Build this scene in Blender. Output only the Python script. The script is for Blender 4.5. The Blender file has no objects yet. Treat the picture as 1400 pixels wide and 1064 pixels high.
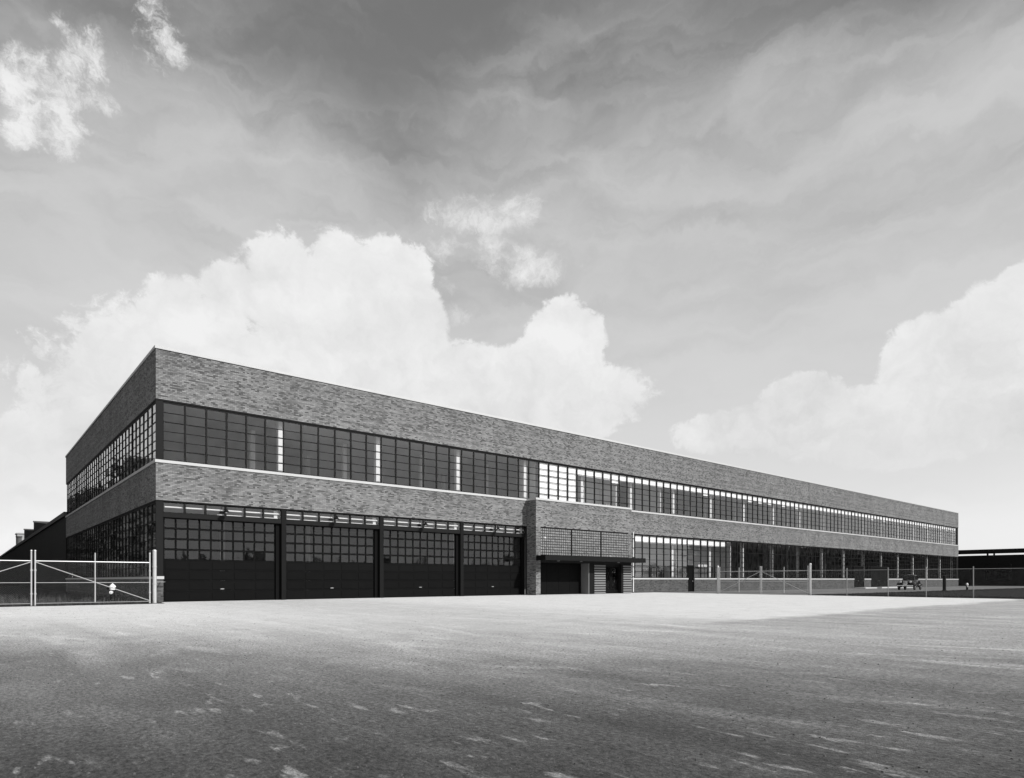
import bpy, bmesh, math, random
from mathutils import Vector, Matrix
random.seed(7)
R = math.radians
scene = bpy.context.scene
C = scene.collection

# ------------------------------------------------------------------ camera
RIGHT = (0.76470, -0.64438)      # camera right / forward on the ground plan
FWD = (0.64438, 0.76470)
CAM = (-7.178, -35.802, 1.119)
cd = bpy.data.cameras.new('camera')
cam = bpy.data.objects.new('camera', cd); C.objects.link(cam)
cam.location = CAM
cam.rotation_euler = (R(90), 0, -math.atan2(FWD[0], FWD[1]))
cd.sensor_width = 36; cd.sensor_fit = 'HORIZONTAL'; cd.lens = 22.795
cd.shift_y = 0.1864
cd.clip_start = 0.1; cd.clip_end = 6000
scene.camera = cam

# ------------------------------------------------------------------ sun, sky, exposure
SUN_AZ, SUN_EL = 24.0, 39.0      # degrees right of the front wall's normal, and height
sd = Vector((math.sin(R(SUN_AZ)) * math.cos(R(SUN_EL)), -math.cos(R(SUN_AZ)) * math.cos(R(SUN_EL)), math.sin(R(SUN_EL))))
sl = bpy.data.lights.new('sun', 'SUN'); sl.energy = 5.0; sl.angle = R(0.53); sl.color = (1, 0.995, 0.985)
so = bpy.data.objects.new('sun', sl); C.objects.link(so)
so.rotation_euler = sd.to_track_quat('Z', 'Y').to_euler(); so.location = (30, -60, 50)

vs = scene.view_settings
vs.view_transform = 'Standard'; vs.look = 'None'; vs.gamma = 1; vs.use_curve_mapping = False; vs.exposure = 0.0
scene.render.engine = 'CYCLES'


class NT:
    """small helper for building node trees"""
    def __init__(s, nt):
        s.t = nt
    def n(s, typ, ins=(), **kw):
        nd = s.t.nodes.new(typ)
        for k, v in kw.items():
            setattr(nd, k, v)
        items = ins.items() if isinstance(ins, dict) else enumerate(ins)
        for k, v in items:
            if v is None:
                continue
            if isinstance(v, bpy.types.NodeSocket):
                s.t.links.new(v, nd.inputs[k])
            else:
                nd.inputs[k].default_value = v
        return nd
    def m(s, op, a, b=None, c=None, clamp=False):
        return s.n('ShaderNodeMath', (a, b, c), operation=op, use_clamp=clamp).outputs[0]
    def v(s, op, a, b=None, c=None):
        nd = s.n('ShaderNodeVectorMath', (a, b, c), operation=op)
        return nd.outputs['Value'] if op in ('DOT_PRODUCT', 'LENGTH', 'DISTANCE') else nd.outputs[0]
    def noise(s, vec, scale, detail=4, rough=0.55, dist=0.0, lac=2.0):
        return s.n('ShaderNodeTexNoise', {'Vector': vec, 'Scale': scale, 'Detail': detail, 'Roughness': rough, 'Distortion': dist, 'Lacunarity': lac}).outputs[0]
    def ss(s, x, lo, hi, a=0.0, b=1.0):
        return s.n('ShaderNodeMapRange', (x, lo, hi, a, b), interpolation_type='SMOOTHSTEP').outputs[0]
    def lin(s, x, lo, hi, a=0.0, b=1.0):
        return s.n('ShaderNodeMapRange', (x, lo, hi, a, b)).outputs[0]
    def mix(s, f, a, b):
        nd = s.n('ShaderNodeMix', data_type='FLOAT')
        for i, v in ((0, f), (2, a), (3, b)):
            if isinstance(v, bpy.types.NodeSocket): s.t.links.new(v, nd.inputs[i])
            else: nd.inputs[i].default_value = v
        return nd.outputs[0]
    def grey(s, x):
        return s.n('ShaderNodeCombineColor', (x, x, x)).outputs[0]
    def link(s, a, b):
        s.t.links.new(a, b)


# the sky: a physical sky seen through black and white film with a yellow filter, with cumulus and cirrus
world = bpy.data.worlds.new('World'); scene.world = world; world.use_nodes = True
w = NT(world.node_tree); world.node_tree.nodes.clear()
world.cycles.sampling_method = 'MANUAL'; world.cycles.sample_map_resolution = 512
sky = w.n('ShaderNodeTexSky', sky_type='NISHITA', sun_disc=False, sun_elevation=R(SUN_EL), sun_rotation=math.atan2(sd.x, sd.y),
          altitude=200, air_density=1.0, dust_density=1.6, ozone_density=1.0)
sc = w.n('ShaderNodeSeparateColor', (sky.outputs[0],))
lum = w.m('ADD', w.m('MULTIPLY', sc.outputs[0], 0.80), w.m('MULTIPLY', sc.outputs[1], 0.20))
d = w.n('ShaderNodeTexCoord').outputs['Generated']
dn = w.v('NORMALIZE', d)
dx = w.v('DOT_PRODUCT', dn, (RIGHT[0], RIGHT[1], 0)); dy = w.v('DOT_PRODUCT', dn, (FWD[0], FWD[1], 0)); dz = w.v('DOT_PRODUCT', dn, (0, 0, 1))
az = w.m('ARCTAN2', dx, dy); el = w.m('ARCSINE', dz)
P = w.n('ShaderNodeCombineXYZ', (az, el, 0.0)).outputs[0]


def azel(x, y, F=886.5, CX=700, H=793):
    a, b = (x - CX) / F, (H - y) / F
    return math.atan2(a, 1), math.atan2(b, math.hypot(a, 1))


def blobs(lst):
    """distance field of a heap of ellipses, each given by the picture direction of its centre and its half sizes"""
    best = None
    for (x, y, rx, ry) in lst:
        a, e = azel(x, y)
        ra = abs(azel(x + rx, y)[0] - azel(x - rx, y)[0]) / 2
        re = abs(azel(x, y - ry)[1] - azel(x, y + ry)[1]) / 2
        q = w.v('MULTIPLY_ADD', P, (1 / ra, 1 / re, 0), (-a / ra, -e / re, 0))
        q = w.v('DOT_PRODUCT', q, q)
        best = q if best is None else w.n('ShaderNodeMath', (best, q, 0.5), operation='SMOOTH_MIN').outputs[0]
    return w.m('SUBTRACT', 1.0, best)


cumulus_left = [(165, 500, 70, 55), (250, 445, 70, 65), (320, 400, 50, 45), (385, 400, 70, 75), (464, 380, 50, 70), (525, 395, 62, 75), (570, 450, 45, 60),
                (470, 460, 110, 70), (420, 560, 340, 120), (630, 520, 120, 55), (770, 470, 58, 60), (700, 545, 180, 60), (785, 570, 60, 40), (400, 690, 420, 110)]
cumulus_right = [(1010, 590, 90, 35), (1095, 550, 60, 42), (1180, 570, 80, 40), (1270, 490, 70, 60), (1345, 470, 70, 75), (1400, 400, 45, 40), (1240, 585, 230, 50)]
puffs = [(112, 58, 42, 34), (78, 118, 56, 46), (30, 165, 28, 40), (82, 186, 24, 34), (133, 140, 26, 16), (214, 42, 34, 50), (238, 76, 18, 18), (25, 120, 26, 28), (95, 90, 40, 30)]
shreds = [(690, 285, 50, 28), (635, 300, 55, 24), (712, 366, 66, 26), (612, 335, 40, 24), (664, 350, 34, 26), (625, 430, 28, 16), (600, 380, 40, 26)]

warp = w.n('ShaderNodeTexNoise', {'Vector': dn, 'Scale': 9.0, 'Detail': 6.0, 'Roughness': 0.62}).outputs[1]
dq = w.v('MULTIPLY_ADD', w.v('SUBTRACT', warp, (0.5, 0.5, 0.5)), (0.10, 0.10, 0.10), dn)


def billow(vec, scale, det):
    """cauliflower heaps: rounded cells inside rounded cells"""
    vo = w.n('ShaderNodeTexVoronoi', {'Vector': vec, 'Scale': scale, 'Detail': det, 'Roughness': 0.6, 'Lacunarity': 2.2}, feature='F1', normalize=True)
    return w.m('SUBTRACT', 0.42, vo.outputs['Distance'])


nz1 = w.noise(dq, 7.0, 7, 0.62)
nz2 = w.noise(w.v('ADD', dq, (sd.x * 0.03, sd.y * 0.03, sd.z * 0.05)), 7.0, 5, 0.6)
bl = billow(dq, 20.0, 3.0)
fb = w.m('ADD', w.m('MULTIPLY', bl, 2.0), w.m('MULTIPLY', w.m('SUBTRACT', nz1, 0.5), 2.6))
fbs = w.m('MULTIPLY', w.m('SUBTRACT', w.noise(dq, 13.0, 8, 0.68), 0.5), 2.0)        # torn, fibrous
relief = w.m('ADD', w.m('SUBTRACT', nz1, nz2), w.m('MULTIPLY', bl, 0.35))            # sunward sides of the billows
big = w.m('MAXIMUM', blobs(cumulus_left), blobs(cumulus_right))
bigf = w.m('ADD', w.m('ADD', w.m('MULTIPLY', big, 1.3), w.m('MULTIPLY', fb, 1.0)), w.m('MULTIPLY', fbs, 0.8))
m_big = w.ss(bigf, -0.05, 0.40)
m_puff = w.ss(w.m('ADD', w.m('MULTIPLY', w.m('MAXIMUM', blobs(puffs), -3.0), 0.55), w.m('MULTIPLY', fbs, 3.0)), -0.20, 0.90)
m_shr = w.ss(w.m('ADD', w.m('MULTIPLY', w.m('MAXIMUM', blobs(shreds), -3.0), 0.55), w.m('MULTIPLY', fbs, 2.6)), -0.1, 1.3)
# cumulus round the rest of the sky, sparse overhead and thick low down
rest = w.noise(w.v('MULTIPLY', dn, (1, 1, 1.8)), 2.6, 2, 0.5)
out_of_view = w.ss(w.m('ABSOLUTE', az), 0.72, 0.95)
rf = w.m('ADD', w.m('SUBTRACT', rest, w.lin(el, 0.0, 1.2, 0.54, 0.68)), w.m('MULTIPLY', fb, 0.10))
m_rest = w.m('MULTIPLY', w.ss(rf, 0.0, 0.07), out_of_view)
mask = w.m('MAXIMUM', w.m('MAXIMUM', m_big, m_rest), w.m('MAXIMUM', w.m('MULTIPLY', m_puff, 0.97), w.m('MULTIPLY', m_shr, 0.9)))
# high veil of cirrus, drawn out in streaks
st = w.v('MULTIPLY', w.v('ADD', dq, (3.1, 0.7, 0.2)), (1.0, 0.55, 2.2))
c1 = w.noise(st, 2.1, 6, 0.55, 0.6)
c2 = w.noise(w.v('MULTIPLY', dq, (1.0, 0.45, 3.2)), 6.5, 5, 0.55, 0.4)
veil_place = w.m('MAXIMUM', blobs([(850, 400, 200, 150), (1040, 300, 220, 120), (1190, 190, 200, 80), (800, 560, 380, 110), (280, 330, 210, 120), (1230, 400, 180, 90)]), -5.0)
vf = w.m('ADD', w.m('ADD', w.m('MULTIPLY', w.ss(veil_place, -5.0, 1.0), 0.80), w.m('MULTIPLY', w.m('SUBTRACT', c1, 0.5), 1.1)), w.m('MULTIPLY', w.m('SUBTRACT', c2, 0.5), 1.1))
veil = w.m('MULTIPLY', w.ss(vf, -0.15, 1.1), 0.74)
# clear sky on film: the blue goes dark high up and pale in the haze near the ground
clear = w.m('ADD', 1.15, w.m('MULTIPLY', lum, 0.62))
haze = w.m('POWER', w.ss(el, 0.80, 0.0), 1.25)
clear = w.m('ADD', clear, w.m('MULTIPLY', haze, 5.0))
base = w.mix(veil, clear, 7.0)
ctone = w.m('ADD', w.lin(el, 0.02, 0.45, 7.3, 8.2), w.m('MULTIPLY', relief, 4.0))
ctone = w.m('MINIMUM', ctone, 8.8)
# distant grey undersides between the heaps
under = w.ss(w.noise(w.v('MULTIPLY', dq, (1, 1, 3.5)), 4.0, 5, 0.55), 0.48, 0.70)
ctone = w.m('SUBTRACT', ctone, w.m('MULTIPLY', w.m('MULTIPLY', under, w.ss(el, 0.34, 0.10)), 1.5))
# the heaps melt into the haze at their feet
mask = w.m('MULTIPLY', mask, w.ss(el, 0.04, 0.27, 0.15, 1.0))
tone = w.mix(mask, base, ctone)
bg = w.n('ShaderNodeBackground', {'Color': w.grey(tone), 'Strength': 0.1})
w.link(bg.outputs[0], w.n('ShaderNodeOutputWorld').inputs[0])

# ------------------------------------------------------------------ materials (a black and white photograph: greys only)
MATS = {}


def newmat(name):
    m = bpy.data.materials.new(name); m.use_nodes = True; MATS[name] = m
    t = NT(m.node_tree); b = m.node_tree.nodes['Principled BSDF']
    return m, t, b


def plain(name, g, rough=0.6, metal=0.0, spec=0.5, var=0.12, scale=3.0, bump=0.0, bscale=60.0):
    m, t, b = newmat(name)
    oc = t.n('ShaderNodeTexCoord').outputs['Object']
    info = t.n('ShaderNodeObjectInfo')
    n1 = t.noise(oc, scale, 5, 0.6)
    n2 = t.noise(oc, scale * 9, 3, 0.6)
    k = t.m('ADD', t.m('MULTIPLY', t.m('SUBTRACT', n1, 0.5), 2 * var), t.m('MULTIPLY', t.m('SUBTRACT', n2, 0.5), var))
    k = t.m('ADD', t.m('ADD', k, 1.0), t.m('MULTIPLY', t.m('SUBTRACT', info.outputs['Random'], 0.5), var * 0.8))
    t.link(t.grey(t.m('MULTIPLY', k, g)), b.inputs['Base Color'])
    t.link(t.lin(n2, 0.3, 0.7, max(rough - 0.08, 0.03), rough + 0.08), b.inputs['Roughness'])
    b.inputs['Metallic'].default_value = metal; b.inputs['Specular IOR Level'].default_value = spec
    if bump:
        bp = t.n('ShaderNodeBump', {'Strength': bump, 'Distance': 0.01, 'Height': t.noise(oc, bscale, 4, 0.6)})
        t.link(bp.outputs[0], b.inputs['Normal'])
    return m


def brick_mat(name, lo, hi, mortar, dark_share=0.25):
    m, t, b = newmat(name)
    geo = t.n('ShaderNodeNewGeometry')
    pos = t.n('ShaderNodeSeparateXYZ', (geo.outputs['Position'],))
    nrm = t.n('ShaderNodeSeparateXYZ', (geo.outputs['True Normal'],))
    side = t.m('GREATER_THAN', t.m('ABSOLUTE', nrm.outputs[0]), 0.7)
    s = t.mix(side, pos.outputs[0], pos.outputs[1])
    u = t.m('DIVIDE', s, 0.2135); vv = t.m('DIVIDE', pos.outputs[2], 0.0677)
    row = t.m('FLOOR', vv)
    # common bond: every sixth course is of headers
    hdr = t.m('LESS_THAN', t.m('MODULO', row, 6.0), 0.5)
    u = t.m('MULTIPLY', u, t.mix(hdr, 1.0, 2.0))
    u = t.m('ADD', u, t.m('MULTIPLY', t.m('MODULO', row, 2.0), 0.5))
    col = t.m('FLOOR', u)
    wn = t.n('ShaderNodeTexWhiteNoise', {'Vector': t.n('ShaderNodeCombineXYZ', (col, row, side)).outputs[0]}, noise_dimensions='3D').outputs[0]
    wn2 = t.n('ShaderNodeTexWhiteNoise', {'Vector': t.n('ShaderNodeCombineXYZ', (row, col, 7.0)).outputs[0]}, noise_dimensions='3D').outputs[0]
    fu = t.m('FRACT', u); fv = t.m('FRACT', vv)
    ju = t.m('MULTIPLY', t.mix(hdr, 0.024, 0.048), 1.0)
    mu = t.m('MINIMUM', t.ss(fu, 0.0, ju), t.ss(t.m('SUBTRACT', 1.0, fu), 0.0, ju))
    mv = t.m('MINIMUM', t.ss(fv, 0.0, 0.10), t.ss(t.m('SUBTRACT', 1.0, fv), 0.08, 0.30))
    face = t.m('MULTIPLY', mu, mv)
    patch = t.noise(geo.outputs['Position'], 0.55, 5, 0.65)
    patch2 = t.noise(geo.outputs['Position'], 2.2, 4, 0.6)
    streak = t.noise(t.v('MULTIPLY', geo.outputs['Position'], (1.4, 1.4, 0.12)), 1.0, 4, 0.6)
    k = t.m('ADD', t.m('ADD', 0.15, t.m('MULTIPLY', wn, 0.7)), t.m('ADD', t.m('MULTIPLY', t.m('SUBTRACT', patch, 0.5), 1.3), t.m('MULTIPLY', t.m('SUBTRACT', patch2, 0.5), 0.2)))
    k = t.m('ADD', k, t.m('MULTIPLY', t.m('SUBTRACT', streak, 0.5), 0.5))
    crs = t.n('ShaderNodeTexWhiteNoise', {'W': row}, noise_dimensions='1D').outputs[0]
    k = t.m('ADD', k, t.m('MULTIPLY', t.m('SUBTRACT', crs, 0.5), 0.35))
    g = t.lin(k, 0.0, 1.0, lo, hi)
    g = t.mix(t.m('LESS_THAN', wn2, dark_share), g, lo * 0.8)
    fine = t.noise(geo.outputs['Position'], 90, 3, 0.6)
    g = t.m('MULTIPLY', g, t.lin(fine, 0.25, 0.75, 0.8, 1.2))
    g = t.mix(face, mortar, g)
    t.link(t.grey(g), b.inputs['Base Color'])
    b.inputs['Roughness'].default_value = 0.8; b.inputs['Specular IOR Level'].default_value = 0.3
    bp = t.n('ShaderNodeBump', {'Strength': 0.9, 'Distance': 0.012, 'Height': t.m('ADD', t.m('MULTIPLY', face, t.m('ADD', 0.75, t.m('MULTIPLY', wn, 0.3))), t.m('MULTIPLY', fine, 0.25))})
    t.link(bp.outputs[0], b.inputs['Normal'])
    return m


def glass_mat(name, tint, r0=0.045, rough=0.0, dirt=0.03):
    """clear window glass: mirror part after Schlick, the rest passes; a little dirt"""
    m, t, b = newmat(name)
    out = m.node_tree.nodes['Material Output']; m.node_tree.nodes.remove(b)
    geo = t.n('ShaderNodeNewGeometry'); pos = geo.outputs['Position']
    f = t.n('ShaderNodeLayerWeight', {'Blend': 0.5}).outputs['Facing']
    fr = t.m('ADD', r0, t.m('MULTIPLY', t.m('POWER', f, 5.0), 1.0 - r0))
    wave = t.n('ShaderNodeBump', {'Strength': 0.05, 'Distance': 0.02, 'Height': t.noise(pos, 2.5, 2, 0.5)})
    gl = t.n('ShaderNodeBsdfGlossy', {'Color': (1, 1, 1, 1), 'Roughness': rough, 'Normal': wave.outputs[0]})
    tr = t.n('ShaderNodeBsdfTransparent', {'Color': (tint, tint, tint, 1)})
    du = t.n('ShaderNodeBsdfDiffuse', {'Color': (0.5, 0.5, 0.5, 1)})
    dm = t.m('MULTIPLY', t.ss(t.noise(pos, 1.7, 5, 0.65), 0.35, 0.8), dirt * 2)
    a = t.n('ShaderNodeMixShader', (dm, tr.outputs[0], du.outputs[0]))
    z = t.n('ShaderNodeMixShader', (fr, a.outputs[0], gl.outputs[0]))
    t.link(z.outputs[0], out.inputs[0])
    return m


brick_mat('brick', 0.11, 0.30, 0.012, 0.12)
brick_mat('base_brick', 0.055, 0.13, 0.015, 0.12)
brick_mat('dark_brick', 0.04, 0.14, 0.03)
plain('limestone', 0.46, 0.75, var=0.10, scale=1.2, bump=0.3)
plain('steel_paint', 0.011, 0.6, var=0.2, spec=0.10)
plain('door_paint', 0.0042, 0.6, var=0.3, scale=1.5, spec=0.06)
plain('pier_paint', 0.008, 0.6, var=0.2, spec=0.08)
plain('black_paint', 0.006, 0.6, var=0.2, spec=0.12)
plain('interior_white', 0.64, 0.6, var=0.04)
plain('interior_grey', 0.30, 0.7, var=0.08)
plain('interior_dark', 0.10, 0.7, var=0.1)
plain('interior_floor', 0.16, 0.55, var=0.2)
plain('shade_cloth', 0.86, 0.9, var=0.03, scale=6)
plain('galvanised', 0.52, 0.42, metal=0.55, var=0.12, scale=8)
plain('galvanised_wire', 0.30, 0.5, metal=0.4)
plain('car_paint', 0.005, 0.16, var=0.1, spec=0.3)
plain('chrome', 0.75, 0.12, metal=1.0, var=0.03)
plain('tyre', 0.02, 0.8)
plain('car_glass', 0.01, 0.08, spec=0.4)
plain('lamp_lens', 0.8, 0.1, spec=0.8)
plain('white_paint', 0.8, 0.45, var=0.06)
plain('roofing', 0.10, 0.85, var=0.25)
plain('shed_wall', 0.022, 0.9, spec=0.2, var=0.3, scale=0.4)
plain('shed_trim', 0.07, 0.8, var=0.2)
plain('rib_brick', 0.17, 0.8, var=0.25, scale=8)
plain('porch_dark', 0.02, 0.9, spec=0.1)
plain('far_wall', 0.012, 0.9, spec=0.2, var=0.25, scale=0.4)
plain('jamb_plaster', 0.15, 0.7, var=0.08)
plain('bark', 0.06, 0.9)
plain('leaf', 0.045, 0.8, var=0.35, scale=0.2)
plain('grass_blade', 0.018, 0.85, var=0.4, scale=0.5)
plain('dry_grass', 0.045, 0.85, var=0.4, scale=0.8)
plain('pebble', 0.09, 0.9, var=0.5, scale=2.0)
glass_mat('glass', 0.975, dirt=0.010)
glass_mat('door_glass', 0.80, r0=0.03, dirt=0.006)

# moulded glass block
m, t, b = newmat('glass_block')
g = t.n('ShaderNodeNewGeometry')
nz = t.noise(g.outputs['Position'], 14, 3, 0.6)
wnz = t.n('ShaderNodeObjectInfo').outputs['Random']
t.link(t.grey(t.lin(nz, 0.3, 0.7, 0.12, 0.30)), b.inputs['Base Color'])
b.inputs['Roughness'].default_value = 0.32; b.inputs['Specular IOR Level'].default_value = 0.5
bp = t.n('ShaderNodeBump', {'Strength': 0.5, 'Distance': 0.02, 'Height': nz}); t.link(bp.outputs[0], b.inputs['Normal'])

# yard surface: pale dusty apron near the building, gravel further out, with darkening towards the camera painted into its colour
m, t, b = newmat('lot_surface')
g = t.n('ShaderNodeNewGeometry'); pos = g.outputs['Position']
px_, py_, pz_ = t.n('ShaderNodeSeparateXYZ', (pos,)).outputs
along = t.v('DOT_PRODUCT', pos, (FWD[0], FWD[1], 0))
drag = t.v('MULTIPLY', pos, (1.0, 0.16, 1.0))                  # wheels drag the dust in and out of the doors
n_big = t.noise(pos, 0.12, 5, 0.6)
n_drag = t.noise(drag, 0.9, 6, 0.62, 0.5)
n_mid = t.noise(pos, 1.1, 5, 0.65)
n_fine = t.noise(t.v('MULTIPLY', pos, (1.0, 0.6, 1.0)), 30, 5, 0.75)
n_grit = t.noise(pos, 95, 4, 0.75)
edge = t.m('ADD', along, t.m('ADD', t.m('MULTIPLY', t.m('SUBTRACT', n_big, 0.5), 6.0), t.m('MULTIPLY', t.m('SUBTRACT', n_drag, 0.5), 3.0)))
depth_shade = t.ss(edge, -31.0, -17.0)  # foreground shade painted into the gravel colour, darkest nearest the camera
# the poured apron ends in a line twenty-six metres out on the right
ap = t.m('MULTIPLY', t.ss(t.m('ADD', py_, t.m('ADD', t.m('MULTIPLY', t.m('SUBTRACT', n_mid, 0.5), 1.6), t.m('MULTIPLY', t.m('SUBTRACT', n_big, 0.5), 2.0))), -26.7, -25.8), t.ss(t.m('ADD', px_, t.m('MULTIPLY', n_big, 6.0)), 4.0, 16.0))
gravel = t.m('ADD', 0.042, t.m('MULTIPLY', depth_shade, 0.27))
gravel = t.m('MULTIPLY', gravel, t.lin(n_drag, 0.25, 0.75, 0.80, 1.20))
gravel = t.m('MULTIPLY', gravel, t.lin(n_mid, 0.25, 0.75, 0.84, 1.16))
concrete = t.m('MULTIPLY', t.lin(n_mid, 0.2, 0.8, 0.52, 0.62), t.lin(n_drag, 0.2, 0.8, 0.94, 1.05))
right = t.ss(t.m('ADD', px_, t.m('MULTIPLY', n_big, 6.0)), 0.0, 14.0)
pale = t.m('MAXIMUM', t.m('MULTIPLY', ap, 0.58), t.m('MULTIPLY', t.ss(edge, -24.5, -11.0), t.m('SUBTRACT', 1.0, t.m('MULTIPLY', right, t.m('SUBTRACT', 1.0, ap)))))  # pale tone, faded towards the camera by the same painted darkening
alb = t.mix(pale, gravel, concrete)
scuff = t.ss(t.noise(t.v('MULTIPLY', pos, (1.0, 0.26, 1.0)), 7.0, 4, 0.55, 0.3), 0.575, 0.67)
scuff = t.m('MULTIPLY', scuff, t.ss(t.noise(pos, 0.9, 3, 0.6), 0.40, 0.60))
alb = t.mix(t.m('MULTIPLY', scuff, 0.75), alb, 0.30)
def tracks(heading, gap, wob, seed):
    # pairs of wheel lines curving across the yard
    ca_, sa_ = math.cos(R(heading)), math.sin(R(heading))
    q = t.v('DOT_PRODUCT', pos, (ca_, sa_, 0)); l_ = t.v('DOT_PRODUCT', pos, (-sa_, ca_, 0))
    bend = t.n('ShaderNodeTexNoise', {'W': t.m('ADD', t.m('MULTIPLY', l_, 0.045), seed), 'Scale': 1.0, 'Detail': 1.0}, noise_dimensions='1D').outputs[0]
    q = t.m('ADD', q, t.m('MULTIPLY', bend, wob))
    f_ = t.m('PINGPONG', q, gap)
    ln_ = t.ss(t.m('ABSOLUTE', t.m('SUBTRACT', f_, gap * 0.36)), 0.20, 0.04)
    brk = t.ss(t.noise(t.v('MULTIPLY', pos, (1.0, 0.4, 1.0)), 0.8, 4, 0.65), 0.47, 0.66)
    return t.m('MULTIPLY', ln_, brk)


trk = t.m('MAXIMUM', tracks(8, 1.9, 7.0, 1.3), t.m('MAXIMUM', tracks(-14, 2.7, 10.0, 5.1), tracks(24, 3.3, 12.0, 9.7)))
rib = t.lin(t.n('ShaderNodeTexWave', {'Vector': t.v('MULTIPLY', pos, (0.4, 1.0, 1.0)), 'Scale': 4.5, 'Distortion': 9.0, 'Detail': 3.0, 'Detail Scale': 1.5}, bands_direction='Y').outputs[1], 0.0, 1.0, 0.55, 1.0)
alb = t.m('MULTIPLY', alb, t.m('ADD', 1.0, t.m('MULTIPLY', t.m('MULTIPLY', trk, rib), t.mix(pale, 0.55, -0.10))))
grain = t.m('MULTIPLY', t.lin(n_fine, 0.3, 0.7, 0.35, 1.65), t.lin(n_grit, 0.3, 0.7, 0.4, 1.6))
grain = t.mix(pale, grain, t.m('ADD', 0.7, t.m('MULTIPLY', grain, 0.3)))
alb = t.m('MINIMUM', t.m('MULTIPLY', alb, grain), 0.80)
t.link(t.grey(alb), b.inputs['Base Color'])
b.inputs['Roughness'].default_value = 0.95; b.inputs['Specular IOR Level'].default_value = 0.15
hgt = t.m('ADD', t.m('ADD', t.m('MULTIPLY', n_fine, 0.5), t.m('MULTIPLY', n_grit, 0.2)), t.m('MULTIPLY', n_drag, 2.2))
bp = t.n('ShaderNodeBump', {'Strength': 1.0, 'Distance': 0.03, 'Height': hgt}); t.link(bp.outputs[0], b.inputs['Normal'])


def ground_mat(name, lo, hi, sc, bump=0.5):
    m, t, b = newmat(name)
    pos = t.n('ShaderNodeNewGeometry').outputs['Position']
    a, c = t.noise(pos, sc, 6, 0.65), t.noise(pos, sc * 25, 4, 0.65)
    k = t.m('ADD', t.m('MULTIPLY', a, 0.65), t.m('MULTIPLY', c, 0.35))
    t.link(t.grey(t.lin(k, 0.32, 0.68, lo, hi)), b.inputs['Base Color'])
    b.inputs['Roughness'].default_value = 0.95; b.inputs['Specular IOR Level'].default_value = 0.1
    bp = t.n('ShaderNodeBump', {'Strength': bump, 'Distance': 0.05, 'Height': c}); t.link(bp.outputs[0], b.inputs['Normal'])


ground_mat('earth', 0.010, 0.032, 0.3)
ground_mat('lawn', 0.007, 0.02, 0.8)
ground_mat('drive', 0.08, 0.20, 0.5, 0.2)


# ------------------------------------------------------------------ mesh helpers
class MB:
    """collects shapes, then builds ONE mesh object"""
    def __init__(s):
        s.v = []; s.f = []; s.smooth = False
    def add(s, vs_, fs):
        o = len(s.v); s.v += [tuple(p) for p in vs_]; s.f += [tuple(i + o for i in f) for f in fs]
    def box(s, x0, x1, y0, y1, z0, z1):
        s.add([(x0, y0, z0), (x1, y0, z0), (x1, y1, z0), (x0, y1, z0), (x0, y0, z1), (x1, y0, z1), (x1, y1, z1), (x0, y1, z1)],
              [(0, 3, 2, 1), (4, 5, 6, 7), (0, 1, 5, 4), (1, 2, 6, 5), (2, 3, 7, 6), (3, 0, 4, 7)])
        return s
    def tube(s, a, b, r, r2=None, n=8, cap=True):
        a, b = Vector(a), Vector(b); r2 = r if r2 is None else r2
        zx = (b - a).normalized(); q = zx.orthogonal().normalized(); p = zx.cross(q)
        vs_ = []
        for c, rr in ((a, r), (b, r2)):
            for i in range(n):
                t_ = 2 * math.pi * i / n
                vs_.append(c + q * (math.cos(t_) * rr) + p * (math.sin(t_) * rr))
        fs = [(i, (i + 1) % n, n + (i + 1) % n, n + i) for i in range(n)]
        if cap:
            fs += [tuple(range(n))[::-1], tuple(range(n, 2 * n))]
        s.add(vs_, fs); return s
    def lathe(s, prof, n=16, c=(0, 0, 0), axis='Z'):
        vs_ = []
        for r, z in prof:
            for i in range(n):
                t_ = 2 * math.pi * i / n
                p = (math.cos(t_) * r, math.sin(t_) * r, z)
                if axis == 'Y': p = (p[0], -p[2], p[1])
                if axis == 'X': p = (p[2], p[0], p[1])
                vs_.append((p[0] + c[0], p[1] + c[1], p[2] + c[2]))
        fs = []
        for k in range(len(prof) - 1):
            for i in range(n):
                fs.append((k * n + i, k * n + (i + 1) % n, (k + 1) * n + (i + 1) % n, (k + 1) * n + i))
        fs += [tuple(range(n))[::-1], tuple(range((len(prof) - 1) * n, len(prof) * n))]
        s.add(vs_, fs); return s
    def prism(s, poly, a, b, axis='X'):
        n = len(poly)
        def pt(p, h):
            return {'X': (h, p[0], p[1]), 'Y': (p[0], h, p[1]), 'Z': (p[0], p[1], h)}[axis]
        s.add([pt(p, a) for p in poly] + [pt(p, b) for p in poly],
              [tuple(range(n))[::-1], tuple(range(n, 2 * n))] + [(i, (i + 1) % n, n + (i + 1) % n, n + i) for i in range(n)])
        return s
    def sphere(s, c, r, n=10, sq=(1, 1, 1)):
        prof = [(max(1e-3, math.sin(math.pi * i / n)) * r, -math.cos(math.pi * i / n) * r) for i in range(n + 1)]
        o = len(s.v); s.lathe(prof, n * 2)
        s.v[o:] = [(p[0] * sq[0] + c[0], p[1] * sq[1] + c[1], p[2] * sq[2] + c[2]) for p in s.v[o:]]
        return s
    def mesh(s, name):
        me = bpy.data.meshes.new(name); me.from_pydata(s.v, [], s.f)
        bm = bmesh.new(); bm.from_mesh(me); bmesh.ops.recalc_face_normals(bm, faces=bm.faces); bm.to_mesh(me); bm.free()
        if s.smooth:
            for p in me.polygons: p.use_smooth = True
            try: me.set_sharp_from_angle(angle=R(40))
            except Exception: pass
        return me
    def build(s, name, mat, parent=None, loc=(0, 0, 0), rz=0.0):
        return link(name, s.mesh(name), mat, parent, loc, rz)


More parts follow.
